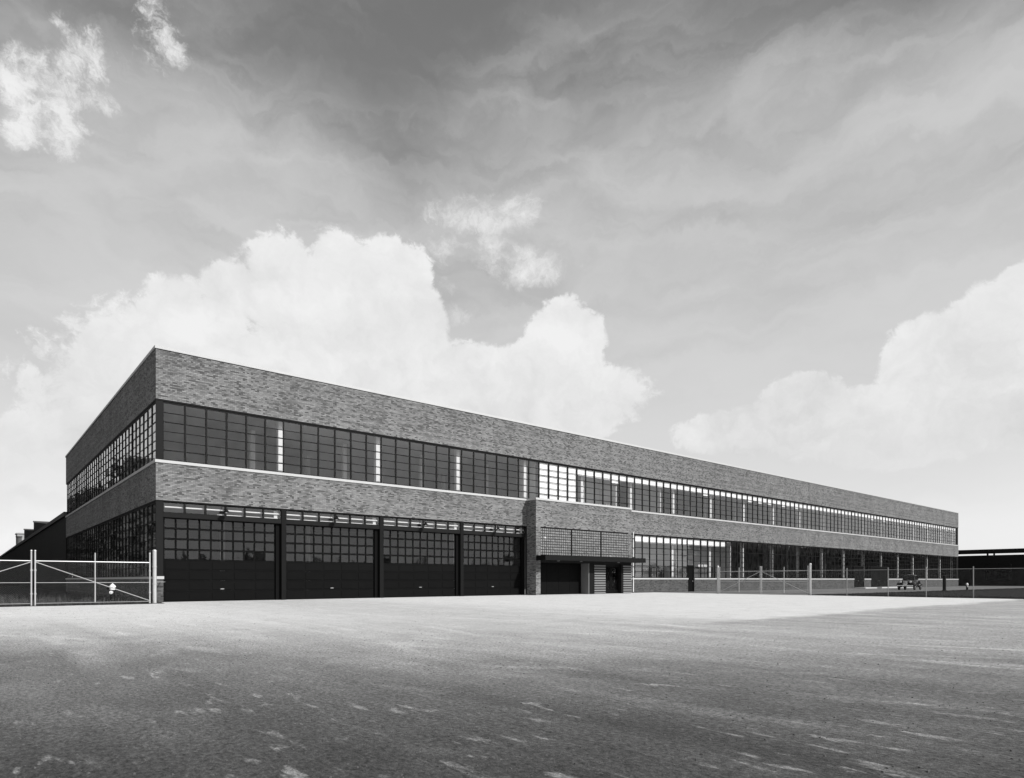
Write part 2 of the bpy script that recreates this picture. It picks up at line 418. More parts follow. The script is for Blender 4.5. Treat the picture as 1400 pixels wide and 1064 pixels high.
def link(name, me, mat, parent=None, loc=(0, 0, 0), rz=0.0):
    if mat and not me.materials:
        me.materials.append(MATS[mat])
    o = bpy.data.objects.new(name, me); C.objects.link(o)
    o.location = loc; o.rotation_euler = (0, 0, rz)
    if parent: o.parent = parent
    return o


def tag(o, label=None, cat=None, group=None, kind=None):
    if label: o['label'] = label
    if cat: o['category'] = cat
    if group: o['group'] = group
    if kind: o['kind'] = kind
    return o


def thing(name, label, cat, loc=(0, 0, 0), rz=0.0, group=None):
    o = bpy.data.objects.new(name, None); C.objects.link(o); o.location = loc; o.rotation_euler = (0, 0, rz); o.empty_display_size = 0.3
    return tag(o, label, cat, group)


def copy_tree(o, parent=None):
    c = o.copy(); C.objects.link(c)
    if parent: c.parent = parent
    for ch in list(o.children):
        copy_tree(ch, c)
    return c


# ------------------------------------------------------------------ the setting
def sheet(name, poly, z, mat):
    mb = MB(); mb.add([(x, y, z) for x, y in poly], [tuple(range(len(poly)))])
    return tag(mb.build(name, mat), kind='structure')


sheet('ground', [(-2500, -2500), (2500, -2500), (2500, 2500), (-2500, 2500)], 0.0, 'earth')
lot = []
rl = random.Random(3)
lot += [(-90, -110), (39.6, -110)]
lot += [(39.6 + rl.uniform(-.12, .12), y) for y in [-60 + 1.5 * i for i in range(31)]] + [(39.6, -13.5), (39.6, 0.6), (0.3, 0.6), (0.0, -1.95)]
lot += [(-1.0 * i - rl.uniform(0, .4), -2.02 + rl.uniform(-.16, .06)) for i in range(1, 40)] + [(-90, -2.1)]
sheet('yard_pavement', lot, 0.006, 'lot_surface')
sheet('driveway', [(39.6, -13.5), (139.9, -13.5), (139.9, 0.6), (39.6, 0.6)], 0.008, 'drive')
lawn = [(39.72, -110)] + [(140, -110), (140, -13.55)]
lawn += [(139 - 1.6 * i, -13.55 + rl.uniform(-.18, .12)) for i in range(1, 62)] + [(39.75, -13.6)] + [(39.72 + rl.uniform(-.1, .1), -15 - 1.4 * i) for i in range(34)]
sheet('lawn', lawn, 0.012, 'lawn')

# ------------------------------------------------------------------ the factory
BAY, X0 = 6.1, 0.28
LX, LY = 123.4, 37.5                  # length of the front and of the side
Z_TOP, Z_COP, Z_U0, Z_S1, Z_S0, Z_B0 = 12.7, 12.56, 10.08, 7.08, 6.94, 5.09
bays = [X0 + BAY * k for k in range(21)]

fac = thing('factory_building', 'long two storey brick factory with steel sash window bands and four truck doors', 'factory')
T = 0.34


def ring(z0, z1, out=0.0, th=T):
    """four walls round the plan, butted at the corners"""
    mb = MB(); a = -out
    mb.box(a, LX + out, a, a + th, z0, z1)
    mb.box(a, LX + out, LY + out - th, LY + out, z0, z1)
    mb.box(a, a + th, a + th, LY + out - th, z0, z1)
    mb.box(LX + out - th, LX + out, a + th, LY + out - th, z0, z1)
    return mb


ring(Z_U0, Z_COP).build('upper_brick_wall', 'brick', fac)
ring(Z_COP, Z_TOP, 0.05, 0.45).build('coping', 'limestone', fac)
ring(Z_B0, Z_S0).build('middle_brick_wall', 'brick', fac)
ring(Z_S0, Z_S1, 0.04, 0.30).build('sill_course', 'limestone', fac)
# steel angles under the brick bands, and the corner posts
for z in (Z_U0, Z_B0):
    ring(z - 0.06, z - 0.002, -0.012, 0.2).build('lintel', 'steel_paint', fac)
for z0, z1 in ((Z_S1, Z_U0 - 0.06), (0.0, Z_B0 - 0.06)):
    MB().box(0.02, 0.33, 0.03, 0.16, z0, z1).build('corner_post', 'steel_paint', fac)
for z0, z1 in ((Z_S1, Z_U0 - 0.06), (1.3, Z_B0 - 0.06)):
    MB().box(LX - 0.9, LX - 0.02, 0.04, 0.16, z0, z1).build('corner_post', 'steel_paint', fac)
# roof, floors, inner walls
MB().box(0.3, LX - 0.3, 0.3, LY - 0.3, 11.5, 11.7).build('roof', 'roofing', fac)
MB().box(0.33, LX - 0.35, 0.36, LY - 0.36, 10.35, 10.45).build('ceiling', 'interior_grey', fac)
MB().box(0.345, LX - 0.35, 0.345, LY - 0.36, 6.15, 6.35).build('upper_floor', 'interior_floor', fac)
MB().box(0.345, LX - 0.35, 0.345, LY - 0.36, 5.55, 5.70).build('ceiling', 'interior_grey', fac)
MB().box(0.2, LX - 0.2, 0.5, LY - 0.3, 0.011, 0.02).build('floor', 'interior_floor', fac)
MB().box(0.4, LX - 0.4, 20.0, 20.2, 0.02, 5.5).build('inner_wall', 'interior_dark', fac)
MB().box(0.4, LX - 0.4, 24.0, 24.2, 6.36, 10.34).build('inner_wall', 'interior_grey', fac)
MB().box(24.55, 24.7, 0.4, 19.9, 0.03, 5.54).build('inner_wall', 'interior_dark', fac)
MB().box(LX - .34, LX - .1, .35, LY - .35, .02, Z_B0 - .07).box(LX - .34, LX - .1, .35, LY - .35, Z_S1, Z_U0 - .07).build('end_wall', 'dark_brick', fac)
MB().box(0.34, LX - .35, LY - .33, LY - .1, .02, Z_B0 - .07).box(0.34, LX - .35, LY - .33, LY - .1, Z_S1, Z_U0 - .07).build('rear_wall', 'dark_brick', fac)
# office partitions seen through the glass upstairs and down
for q in ((25.6, 34.9, 2.4, 2.5, 6.36, 10.34), (25.6, 25.7, 0.45, 2.39, 6.36, 10.34), (31.2, 31.3, 0.8, 2.39, 6.36, 10.34), (34.91, 35.0, 0.5, 2.5, 6.36, 10.34),
          (39.9, 41.0, 2.6, 2.7, 6.36, 10.34), (41.01, 41.1, 0.5, 2.7, 6.36, 10.34),
          (37.0, 52.59, 2.6, 2.7, 0.03, 5.54), (52.6, 52.7, 0.5, 2.7, 0.03, 5.54), (44.0, 44.1, 0.9, 2.49, 0.03, 5.54)):
    MB().box(*q).build('office_partition', 'interior_white', fac)
MB().box(37.0, 52.55, 2.5, 2.599, 0.03, 2.45).build('dark_reflection_panel', 'interior_dark', fac)  # added dark panel imitating the dark reflection low in the panes
# columns behind every bay line
colm = MB().box(-0.13, 0.13, -0.13, 0.13, 0, 1).mesh('column'); colm.materials.append(MATS['interior_white'])
for k in range(1, 21):
    for (y, z0, z1) in ((0.62, 6.36, 10.34), (5.2, 6.36, 10.34), (11.3, 6.36, 10.34), (0.72, 0.03, 5.54), (11.3, 0.03, 5.54)):
        if y > 1 and k > 16 and z0 < 1: continue
        if 24 < bays[k] < 37 and z0 < 1: continue
        o = link('column', colm, None, fac, (bays[k], y, z0)); o.scale = (1, 1, z1 - z0)
for k in range(1, 7):
    for (z0, z1) in ((6.36, 10.34), (0.03, 5.54)):
        o = link('column', colm, None, fac, (0.75, X0 + BAY * k, z0)); o.scale = (1, 1, z1 - z0)
# desks and cabinets standing in the upstairs office
for (x, y, wd, h) in ((29.3, 0.9, 0.7, 7.32), (33.0, 1.2, 1.0, 7.38), (34.2, 1.0, 0.9, 7.5)):
    MB().box(x, x + wd, y, y + 0.5, 6.36, h).box(x - .03, x + wd + .03, y - .03, y + .53, h, h + .04).build('cabinet', 'interior_grey', fac)

PANE_MESH = {}


def pane_mesh(wd, ht, glass):
    key = (round(wd, 3), round(ht, 3), glass)
    if key not in PANE_MESH:
        me = MB().box(-wd / 2, wd / 2, -0.003, 0.003, -ht / 2, ht / 2).mesh('pane'); me.materials.append(MATS[glass]); PANE_MESH[key] = me
    return PANE_MESH[key]


rp = random.Random(11)


def window(parent, name, origin, rz, width, height, ncol, nrow, single, mull=0.085, bar=0.034, head=0.09, deep=0.06, glass='glass', frame='steel_paint', vent=True, fw=0.05):
    """steel sash: frame and bars are the window, the panes are its children. local x runs along the wall, y inwards"""
    mb = MB()
    mb.box(0, width, 0, deep, height - head, height)               # head
    mb.box(0, width, 0, deep, 0, 0.05)                             # bottom rail
    iw = width; cw = iw / ncol; rh = (height - head - 0.05) / nrow
    for c in range(ncol + 1):
        m_ = mull if 0 < c < ncol else fw
        xa = max(0, c * cw - m_ / 2); xb = min(width, c * cw + m_ / 2)
        mb.box(xa, xb, -0.012, deep + 0.02, 0.0505, height - head - 0.0005)
    for c in range(ncol):
        xa = c * cw + (mull if c else fw * 1.0) / 2; xb = (c + 1) * cw - mull / 2
        for r_ in range(1, nrow):
            z = 0.05 + r_ * rh
            b_ = bar * (1.5 if (vent and r_ in (1, nrow - 2)) else 1.0)
            mb.box(xa, xb, 0.004, 0.044, z - b_ / 2, z + b_ / 2)
    o = mb.build(name, frame, parent, origin, rz)
    pw, ph = cw - 0.03, rh - 0.012
    if single:
        me = pane_mesh(pw, ph, glass)
        for c in range(ncol):
            for r_ in range(nrow):
                p = link('pane', me, None, o, ((c + .5) * cw, 0.026, 0.05 + (r_ + .5) * rh))
                p.rotation_euler = (R(rp.gauss(0, 0.22)), 0, R(rp.gauss(0, 0.22)))
    else:
        pb = MB()
        for c in range(ncol):
            for r_ in range(nrow):
                ax, az_ = R(rp.gauss(0, 0.2)), R(rp.gauss(0, 0.2))
                cx, cz = (c + .5) * cw, 0.05 + (r_ + .5) * rh
                vs_ = []
                for yy in (-0.003, 0.003):
                    for sx, sz in ((-1, -1), (1, -1), (1, 1), (-1, 1)):
                        vs_.append((cx + sx * pw / 2, 0.026 + yy + sx * pw / 2 * az_ - sz * ph / 2 * ax, cz + sz * ph / 2))
                pb.add(vs_, [(0, 1, 2, 3), (7, 6, 5, 4)])
        tag(pb.build('panes', glass, o), kind='stuff')
    return o


def shade(win, cols, ncol, width, top, drops, row):
    """cloth roller shades behind the panes of one window, each drawn to its own length"""
    mb = MB(); cw = width / ncol
    for c, dr in zip(cols, drops):
        if dr <= 0: continue
        mb.box(c * cw + 0.02, (c + 1) * cw - 0.02, 0.10, 0.106, top - dr * row, top)
        mb.box(c * cw + 0.02, (c + 1) * cw - 0.02, 0.095, 0.111, top - dr * row - 0.02, top - dr * row + 0.0)
    mb.build('window_shade', 'shade_cloth', win)


Y_W = 0.05
UH = Z_U0 - 0.06 - Z_S1
urow = (UH - 0.14) / 6
for k in range(20):
    xa = bays[k] + (0.055 if k == 0 else 0.0); wd = bays[k + 1] - xa
    wn = window(fac, 'upper_window', (xa, Y_W, Z_S1 + 0.001), 0, wd - 0.002, UH - 0.002, 6, 6, k < 8)
    if k == 4:
        shade(wn, [1, 2, 3, 4, 5], 6, wd, UH - .09, [6.0, 5.6, 6.0, 5.6, 1.05], urow)
    elif k == 5:
        shade(wn, range(6), 6, wd, UH - .09, [1.1, 1.1, 1.15, 1.5, 1.0, 1.0], urow)
    elif k > 5:
        shade(wn, range(6), 6, wd, UH - .09, [1.0 + (0.35 if rp.random() < 0.12 else 0) + rp.uniform(-.05, .05) for _ in range(6)], urow)

# side wall: windows on both floors; local x runs along +Y, so rotate by 90 and mirror the depth by starting inside
for k in range(6):
    ya = X0 - 0.1 + BAY * k if k else 0.17; yb = X0 - 0.1 + BAY * (k + 1)
    if k == 5: yb = LY - 0.36
    window(fac, 'side_window', (Y_W, yb, Z_S1 + 0.001), -math.pi / 2, yb - ya - 0.002, UH - 0.002, 6, 6, False)
    window(fac, 'side_window', (Y_W, yb, 1.281), -math.pi / 2, yb - ya - 0.002, Z_B0 - 0.06 - 1.283, 6, 8, False)
for k in range(1, 6):
    y = X0 - 0.1 + BAY * k
    MB().box(0.03, 0.16, y - 0.07, y + 0.07, Z_S1 + 0.002, Z_U0 - 0.065).box(0.03, 0.16, y - 0.07, y + 0.07, 1.283, Z_B0 - 0.065).build('side_mullion', 'steel_paint', fac)
MB().box(0.0, 0.3, 0.1, LY, 0, 1.16).box(0.0, 0.335, -0.02, 0.0995, 0, 1.16).build('base_wall', 'dark_brick', fac)
MB().box(-0.04, 0.32, 0.101, LY, 1.16, 1.28).box(-0.04, 0.36, -0.05, 0.1, 1.16, 1.30).build('base_sill', 'limestone', fac)

# four truck bays
for k in range(4):
    xa = bays[k] + (0.06 if k == 0 else 0.14); xb = bays[k + 1] - 0.12
    if k == 3: xb = 24.34
    tw = window(fac, 'transom_window', (xa + 0.001, 0.07, 4.46), 0, xb - xa - 0.002, Z_B0 - 0.06 - 4.46 - 0.002, 6, 1, True, mull=0.10, head=0.05, vent=False)
    MB().box(xa, xb, 0.05, 0.36, 4.25, 4.46).build('door_header', 'steel_paint', fac)
    if k < 3:
        pr = MB().box(xb + 0.001, xb + 0.259, 0.02, 0.5, 0.0, Z_B0 - 0.065); pr.build('door_pier', 'pier_paint', fac)
    ja = xa + 0.06
    MB().box(xa + 0.001, ja, 0.2, 0.36, 0, 4.249).build('door_jamb', 'door_paint', fac)
    MB().box(xb - 0.26, xb - 0.001, 0.2, 0.36, 0, 4.249).build('door_jamb', 'door_paint', fac)
    # overhead door: four glazed and four solid sections
    dw = xb - 0.27 - ja - 0.01; sec = 4.24 / 8
    door = MB()
    fr = 0.06
    for s_ in range(4, 8):
        z0 = s_ * sec + 0.006; z1 = (s_ + 1) * sec - 0.006
        door.box(0, dw, 0, 0.05, z0, z0 + 0.045).box(0, dw, 0, 0.05, z1 - 0.045, z1)
        for c in range(11):
            x = c * dw / 10
            h_ = 0.042
            door.box(max(0, x - h_), min(dw, x + h_), 0.0, 0.05, z0 + 0.0455, z1 - 0.0455)
    dro = door.build('truck_door', 'door_paint', fac, (ja + 0.005, 0.28, 0.008))
    for s_ in range(4):
        z0 = s_ * sec + 0.006; z1 = (s_ + 1) * sec - 0.006
        pb = MB().box(0, dw, 0.018, 0.05, z0, z1)
        for c in range(5):
            pb.box(c * dw / 5 + 0.07, (c + 1) * dw / 5 - 0.07, 0.0, 0.0179, z0 + 0.07, z1 - 0.07)
        pb.build('door_panel', 'door_paint', dro)
    pm = pane_mesh(dw / 10 - 0.075, sec - 0.095, 'door_glass')
    for s_ in range(4, 8):
        for c in range(10):
            p = link('pane', pm, None, dro, ((c + .5) * dw / 10, 0.025, (s_ + .5) * sec))
            p.rotation_euler = (R(rp.gauss(0, 0.3)), 0, R(rp.gauss(0, 0.3)))
    hb = MB().box(dw * .5 - .09, dw * .5 + .09, -0.03, -0.001, 0.62, 0.65); hb.build('door_handle', 'galvanised', dro)
    # white door tracks seen through the transom
    tr = MB().tube((xa + .1, 0.24, 4.78), (xb - .05, 0.24, 4.78), 0.04).box(xa + (2.6 if k == 0 else .1), xb - .15, 0.22, 0.28, 4.50, 4.56)
    tr.box(xb - .32, xb - .14, 0.30, 0.45, 4.5, 4.95); tr.build('door_track', 'interior_white', fac)
    # lamp over the door
    lx = (xa + xb) / 2 - 0.12
    lp = MB(); lp.tube((lx, 0.05, 4.98), (lx, -0.18, 5.0), 0.018).tube((lx, -0.18, 5.0), (lx + 0.05, -0.3, 4.82), 0.018)
    lp.lathe([(0.05, 0.0), (0.07, -0.08), (0.17, -0.2), (0.165, -0.205)], 14, (lx + 0.05, -0.3, 4.85)); lp.smooth = True
    lo = lp.build('door_lamp', 'black_paint', fac)
    MB().sphere((lx + 0.05, -0.3, 4.66), 0.062, 8).build('bulb', 'white_paint', lo)

# entrance block
BX0, BX1, BY = 24.42, 35.14, -1.0
ent = MB()
ent.box(BX0, BX1, BY, BY + 0.3, 5.0, Z_S0)                        # above the glass blocks
ent.box(BX0, 24.87, BY, BY + 0.3, 0, 4.9995)                      # left pier
ent.box(34.72, BX1, BY, BY + 0.3, 2.94, 4.9995)
ent.box(BX0, BX0 + 0.3, BY + 0.3005, -0.001, 0, Z_S0)             # left return
ent.box(BX1 - 0.3, BX1, BY + 0.3005, -0.001, 0, Z_S0)
eb = ent.build('entrance_block', 'brick', fac)
MB().box(24.8705, 35.13, BY + 0.02, BY + 0.3, 2.4, 2.938).build('porch_lintel', 'porch_dark', eb)
MB().box(BX0 - 0.04, BX1 + 0.04, BY - 0.05, -0.045, Z_S0 + 0.001, Z_S1 + 0.005).build('block_coping', 'limestone', eb)
MB().box(24.871, 34.719, BY - 0.012, BY + 0.06, 4.93, 4.999).box(28.02, 28.15, BY - 0.012, BY + 0.1, 2.945, 4.929).box(31.33, 31.46, BY - 0.012, BY + 0.1, 2.945, 4.929).build('block_frame', 'steel_paint', eb)
for xa, xb in ((24.875, 28.015), (28.155, 31.325), (31.465, 34.715)):
    gb = MB(); nx = 16; nzz = 10; bw = (xb - xa) / nx; bh = (4.925 - 2.945) / nzz
    for i in range(nx):
        for j in range(nzz):
            x0_, x1_ = xa + i * bw + .012, xa + (i + 1) * bw - .012; z0_, z1_ = 2.945 + j * bh + .012, 2.945 + (j + 1) * bh - .012
            e_ = .02; y_ = BY + .01 + rp.uniform(0, .006); tx, tz = rp.gauss(0, .006), rp.gauss(0, .006)
            gb.add([(x0_, y_ + .05, z0_), (x1_, y_ + .05, z0_), (x1_, y_ + .05, z1_), (x0_, y_ + .05, z1_),
                    (x0_ + e_, y_ - tx - tz, z0_ + e_), (x1_ - e_, y_ + tx - tz, z0_ + e_), (x1_ - e_, y_ + tx + tz, z1_ - e_), (x0_ + e_, y_ - tx + tz, z1_ - e_)],
                   [(4, 5, 6, 7), (0, 1, 5, 4), (1, 2, 6, 5), (2, 3, 7, 6), (3, 0, 4, 7)])
    gp = MB().box(xa, xb, BY + 0.045, BY + 0.1, 2.945, 4.925).build('glass_block_panel', 'porch_dark', eb)
    tag(gb.build('glass_blocks', 'glass_block', gp), kind='stuff')
cn = MB().box(BX0 + 0.01, 35.74, BY - 1.0, BY - 0.001, 2.54, 2.88).box(BX0 + 0.03, 35.72, BY - 0.98, BY - 0.02, 2.881, 2.895)
cno = cn.build('canopy', 'black_paint', eb)
for x in (26.2, 28.6, 32.9):
    MB().lathe([(0.11, 0), (0.11, -0.03), (0.08, -0.05)], 12, (x, BY - 0.5, 2.54)).build('soffit_light', 'jamb_plaster', cno)
# the wide recess, its jamb, and the inner doors
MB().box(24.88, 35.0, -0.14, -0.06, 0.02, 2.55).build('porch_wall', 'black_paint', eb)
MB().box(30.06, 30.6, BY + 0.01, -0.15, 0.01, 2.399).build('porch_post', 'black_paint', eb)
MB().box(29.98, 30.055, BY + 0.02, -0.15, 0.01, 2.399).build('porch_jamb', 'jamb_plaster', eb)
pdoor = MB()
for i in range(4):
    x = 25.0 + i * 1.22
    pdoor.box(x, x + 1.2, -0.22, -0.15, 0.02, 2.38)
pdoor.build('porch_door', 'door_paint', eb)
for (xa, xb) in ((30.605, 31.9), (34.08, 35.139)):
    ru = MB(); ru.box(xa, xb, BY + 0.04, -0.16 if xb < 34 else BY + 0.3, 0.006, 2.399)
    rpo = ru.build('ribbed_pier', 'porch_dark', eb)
    n = 12
    for j in range(n):
        z = 0.03 + j * 0.195
        MB().box(xa, xb, BY - 0.03, BY + 0.0395, z, z + 0.115).build('brick_rib', 'rib_brick', rpo)
ed = MB().box(31.91, 31.99, BY + 0.3, BY + 0.4, 0.01, 2.399).box(33.88, 34.07, BY + 0.02, BY + 0.4, 0.01, 2.399).box(31.991, 33.879, BY + 0.3, BY + 0.4, 2.2, 2.399)
edo = ed.build('entrance_door', 'steel_paint', eb)
for xa in (32.0, 32.945):
    lf = MB().box(xa, xa + .12, BY + .33, BY + .38, .02, 2.19).box(xa + .81, xa + .93, BY + .33, BY + .38, .02, 2.19).box(xa + .121, xa + .809, BY + .33, BY + .38, .02, .3).box(xa + .121, xa + .809, BY + .33, BY + .38, 2.07, 2.19)
    lo = lf.build('door_leaf', 'door_paint', edo)
    MB().box(xa + .115, xa + .815, BY + .35, BY + .356, .295, 2.075).build('pane', 'door_glass', lo)

# rain pipe at the right of the block
dp = MB().tube((35.55, -0.09, 0.1), (35.55, -0.09, 5.2), 0.05, n=10)
dp.smooth = True
dpo = dp.build('rain_pipe', 'white_paint', fac, (0.92, 0, 0))
for z in (1.35, 2.2, 3.0, 3.8, 4.6):
    MB().tube((36.47, -0.09, z), (36.47, -0.09, z + .07), 0.066, n=10).build('pipe_clip', 'steel_paint', dpo, (-0.92, 0, 0))

# ground floor right of the block: base wall, sills, windows, doors
W0, W1 = 35.3, LX
doors = [(44.55, 45.56, 2.45), (81.15, 84.34, 2.9), (86.51, 92.62, 2.9)]
segs = []; x = W0
for a, b_, h in doors:
    segs.append((x, a)); x = b_
segs.append((x, LX))
for i, (a, b_) in enumerate(segs):
    MB().box(a, b_ - .001, 0.0, 0.33, 0.0, 1.16).build('base_wall', 'base_brick', fac)
    MB().box(a, b_ - .001, -0.05, 0.30, 1.1605, 1.28).build('base_sill', 'limestone', fac)
GH = Z_B0 - 0.06 - 1.281
for k in range(5, 20):
    xa, xb = bays[k], bays[k + 1]
    if k == 5: xa = 36.3
    spans = [(xa, xb)]
    for a, b_, h in doors:
        ns = []
        for p, q in spans:
            if b_ <= p or a >= q: ns.append((p, q)); continue
            if a - p > 0.15: ns.append((p, a))
            if q - b_ > 0.15: ns.append((b_, q))
        spans = ns
    for p, q in spans:
        nc = max(1, round((q - p) / 1.0167))
        wn = window(fac, 'ground_floor_window', (p + .001, Y_W, 1.282), 0, q - p - .003, GH, nc, 7, False, head=0.08)
        grow = (GH - .13) / 7
        if p < 51.8 and q > 36.95:
            nn = nc if q <= 52.2 else int((52.0 - p) / 1.0167)
            shade(wn, range(nn), nc, q - p, GH - .08, [1.05 + rp.uniform(-.04, .04) for _ in range(nn)], grow)
for a, b_, h in doors:
    # door with glazing over it
    n = 1 if b_ - a < 2 else 2
    fr = MB().box(a + .002, a + .08, 0.05, 0.2, 0.012, h).box(b_ - .08, b_ - .002, 0.05, 0.2, 0.012, h).box(a + .081, b_ - .081, 0.05, 0.2, h - .14, h)
    do = fr.build('side_door', 'door_paint', fac)
    for i in range(n):
        l0 = a + .085 + i * (b_ - a - .17) / n; l1 = a + .085 + (i + 1) * (b_ - a - .17) / n - .01
        lf = MB().box(l0, l1, 0.10, 0.15, 0.02, h - .145)
        for j in range(3):
            lf.box(l0 + .1, l1 - .1, 0.085, 0.0995, 0.12 + j * (h - .3) / 3, 0.12 + (j + 1) * (h - .3) / 3 - .1)
        lo = lf.build('door_leaf', 'door_paint', do)
        MB().sphere((l1 - .08, 0.07, 1.0), .035, 6).build('door_knob', 'galvanised', lo)
    nc = max(1, round((b_ - a) / 1.0167))
    wn = window(fac, 'door_transom', (a + .001, Y_W, h + .002), 0, b_ - a - .003, Z_B0 - .062 - h - .002, nc, 5 if h < 2.6 else 4, False, head=.08)
    if b_ < 50:
        shade(wn, range(nc), nc, b_ - a, Z_B0 - .062 - h - .08, [1.1] * nc, .5)

for xa, xb in ((80.9, 84.6), (86.2, 97.5)):
    MB().box(xa, xb, -1.5, -0.002, 0.009, 0.14).build('doorstep', 'limestone', fac)

# ------------------------------------------------------------------ the low shed behind on the left
shed = thing('long_shed', 'long low dark shed with sawtooth roof running behind the brick factory', 'shed', (0, LY, 0))
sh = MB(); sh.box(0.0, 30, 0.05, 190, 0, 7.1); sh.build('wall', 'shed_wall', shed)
MB().box(-0.15, 30.1, 0.05, 190.1, 7.1, 7.5).build('eaves', 'shed_trim', shed)
for (y0, y1, z0, z1) in ((84 - LY, 121.5 - LY, 9.5, 12.4), (122.3 - LY, 148.5 - LY, 10.9, 12.5)):
    sw = MB().prism([(y0, 7.51), (y0, z0), (y1, z1), (y1, 7.51)], 3.0, 28.0, 'X').build('sawtooth', 'shed_wall', shed)
    MB().box(2.9, 28.1, y1 - .2, y1 + .3, z1 + .001, z1 + .25).build('ridge', 'shed_trim', sw)
MB().tube((3, 129.5, 7.5), (3, 129.5, 12.0), 0.55, n=14).tube((3, 129.5, 11.7), (3, 129.5, 12.05), 0.68, n=14).build('vent_stack', 'shed_trim', shed)
MB().box(4.0, 9.0, 158, 164, 7.5, 14.2).box(3.8, 9.2, 157.8, 164.2, 14.2, 14.5).build('roof_house', 'interior_grey', shed)

# low building beyond on the right
fb_ = thing('far_building', 'low dark building with a strip of light under its roof beyond the lawn', 'building', (140, 0, 0))
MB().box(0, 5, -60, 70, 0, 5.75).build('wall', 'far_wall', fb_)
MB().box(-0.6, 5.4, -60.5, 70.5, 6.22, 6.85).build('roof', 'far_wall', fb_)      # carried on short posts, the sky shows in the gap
for i in range(14):
    for x in (0.3, 4.6):
        MB().box(x - .12, x + .12, -59 + 9.8 * i, -58.75 + 9.8 * i, 5.75, 6.22).build('roof_post', 'far_wall', fb_)
for i in range(14):
    y = -58 + 9 * i
    dk = MB().box(-0.06, 0.0, y, y + 4.2, 0.9, 4.2); wdw = dk.build('window', 'black_paint', fb_)
    MB().box(-0.08, -0.061, y + .1, y + 2.05, 1.0, 4.1).box(-0.08, -0.061, y + 2.15, y + 4.1, 1.0, 4.1).build('pane', 'car_glass', wdw)


# ------------------------------------------------------------------ fences and gates
def mesh_fence(parent, p0, p1, z0, z1, name='chain_link'):
    """woven wire between two points, diagonal strands"""
    p0, p1 = Vector((*p0, 0)), Vector((*p1, 0)); L = (p1 - p0).length; u = (p1 - p0) / L; h = z1 - z0
    mb = MB(); st_ = 0.085; nrm = Vector((-u.y, u.x, 0)) * 0.0007
    for sgn in (1, -1):
        k = -h
        while k < L:
            a0, b0 = max(k, 0), min(k + h, L)
            if b0 - a0 > 0.02:
                za, zb = (a0 - k, b0 - k)
                if sgn < 0: za, zb = h - za, h - zb
                A = p0 + u * a0 + Vector((0, 0, z0 + za)); B = p0 + u * b0 + Vector((0, 0, z0 + zb)); up = Vector((0, 0, 0.0007))
                mb.add([A - nrm - up, A + nrm - up, A + up, B - nrm - up, B + nrm - up, B + up], [(0, 1, 4, 3), (1, 2, 5, 4), (2, 0, 3, 5)])
            k += st_
    return mb.build(name, 'galvanised_wire', parent)


def leaf_gate(label, a, b, brace_from, zt, ztop, upright, group=None):
    """gate leaf from a to b (ground points)"""
    t_ = thing('gate_leaf', label, 'gate', (a[0], a[1], 0), 0, group)
    dx_, dy_ = b[0] - a[0], b[1] - a[1]; L = math.hypot(dx_, dy_); ux_, uy_ = dx_ / L, dy_ / L
    P_ = lambda s, z: (ux_ * s, uy_ * s, z)
    for s in (0, L):
        m_ = MB().tube(P_(s, 0.03), P_(s, ztop), 0.031, n=10); m_.smooth = True; so_ = m_.build('stile', 'galvanised', t_)
        MB().sphere(P_(s, ztop + .01), .042, 6).build('cap', 'galvanised', so_)
    m_ = MB().tube(P_(upright, 0.12), P_(upright, ztop - .02), 0.027, n=8); m_.smooth = True; m_.build('upright', 'galvanised', t_)
    m_ = MB().tube(P_(0, zt), P_(L, zt), 0.022, n=8); m_.smooth = True; m_.build('top_rail', 'galvanised', t_)
    MB().tube(P_(0, 0.12), P_(L, 0.12), 0.018, n=6).build('bottom_rail', 'galvanised_wire', t_)
    MB().tube(P_(0, 1.0), P_(L, 1.0), 0.013, n=6).build('middle_wire', 'galvanised', t_)
    s0, s1 = (0, L) if brace_from == 'a' else (L, 0)
    MB().tube(P_(s0, zt - .04), P_(s1, 0.15), 0.017, n=6).build('brace', 'galvanised', t_)
    mesh_fence(t_, (0, 0), (dx_, dy_), 0.13, zt)
    for z in (0.5, 1.5):
        for s in (0, L):
            MB().tube(P_(s, z), P_(s, z + .06), 0.048, n=10).build('clamp', 'galvanised', t_)
    return t_


GY = -1.85
leaf_gate('chain link gate leaf beside the corner of the brick factory', (-4.93, GY), (-0.62, GY), 'a', 1.92, 2.34, 2.15)
leaf_gate('chain link gate leaf running away from the factory towards open ground', (-5.06, GY), (-9.40, GY), 'a', 1.92, 2.34, 2.15)


def gate_post(label, x, y, h, r, mat='galvanised', group=None):
    m_ = MB().lathe([(r, 0), (r, h), (r * 1.12, h + .005), (r * 1.12, h + .03), (r * .7, h + .08), (.005, h + .1)], 14); m_.smooth = True
    o = thing('gate_post', label, 'post', (x, y, 0), 0, group)
    m_.build('pole', mat, o)
    MB().lathe([(r * 1.7, 0), (r * 1.7, .02), (r * 1.2, .05)], 14).build('footing', 'drive', o, (0, 0, .0))
    for z in (.9, 1.7):
        MB().lathe([(r * 1.15, z), (r * 1.15, z + .06)], 12).build('hinge_band', 'galvanised', o)
    return o


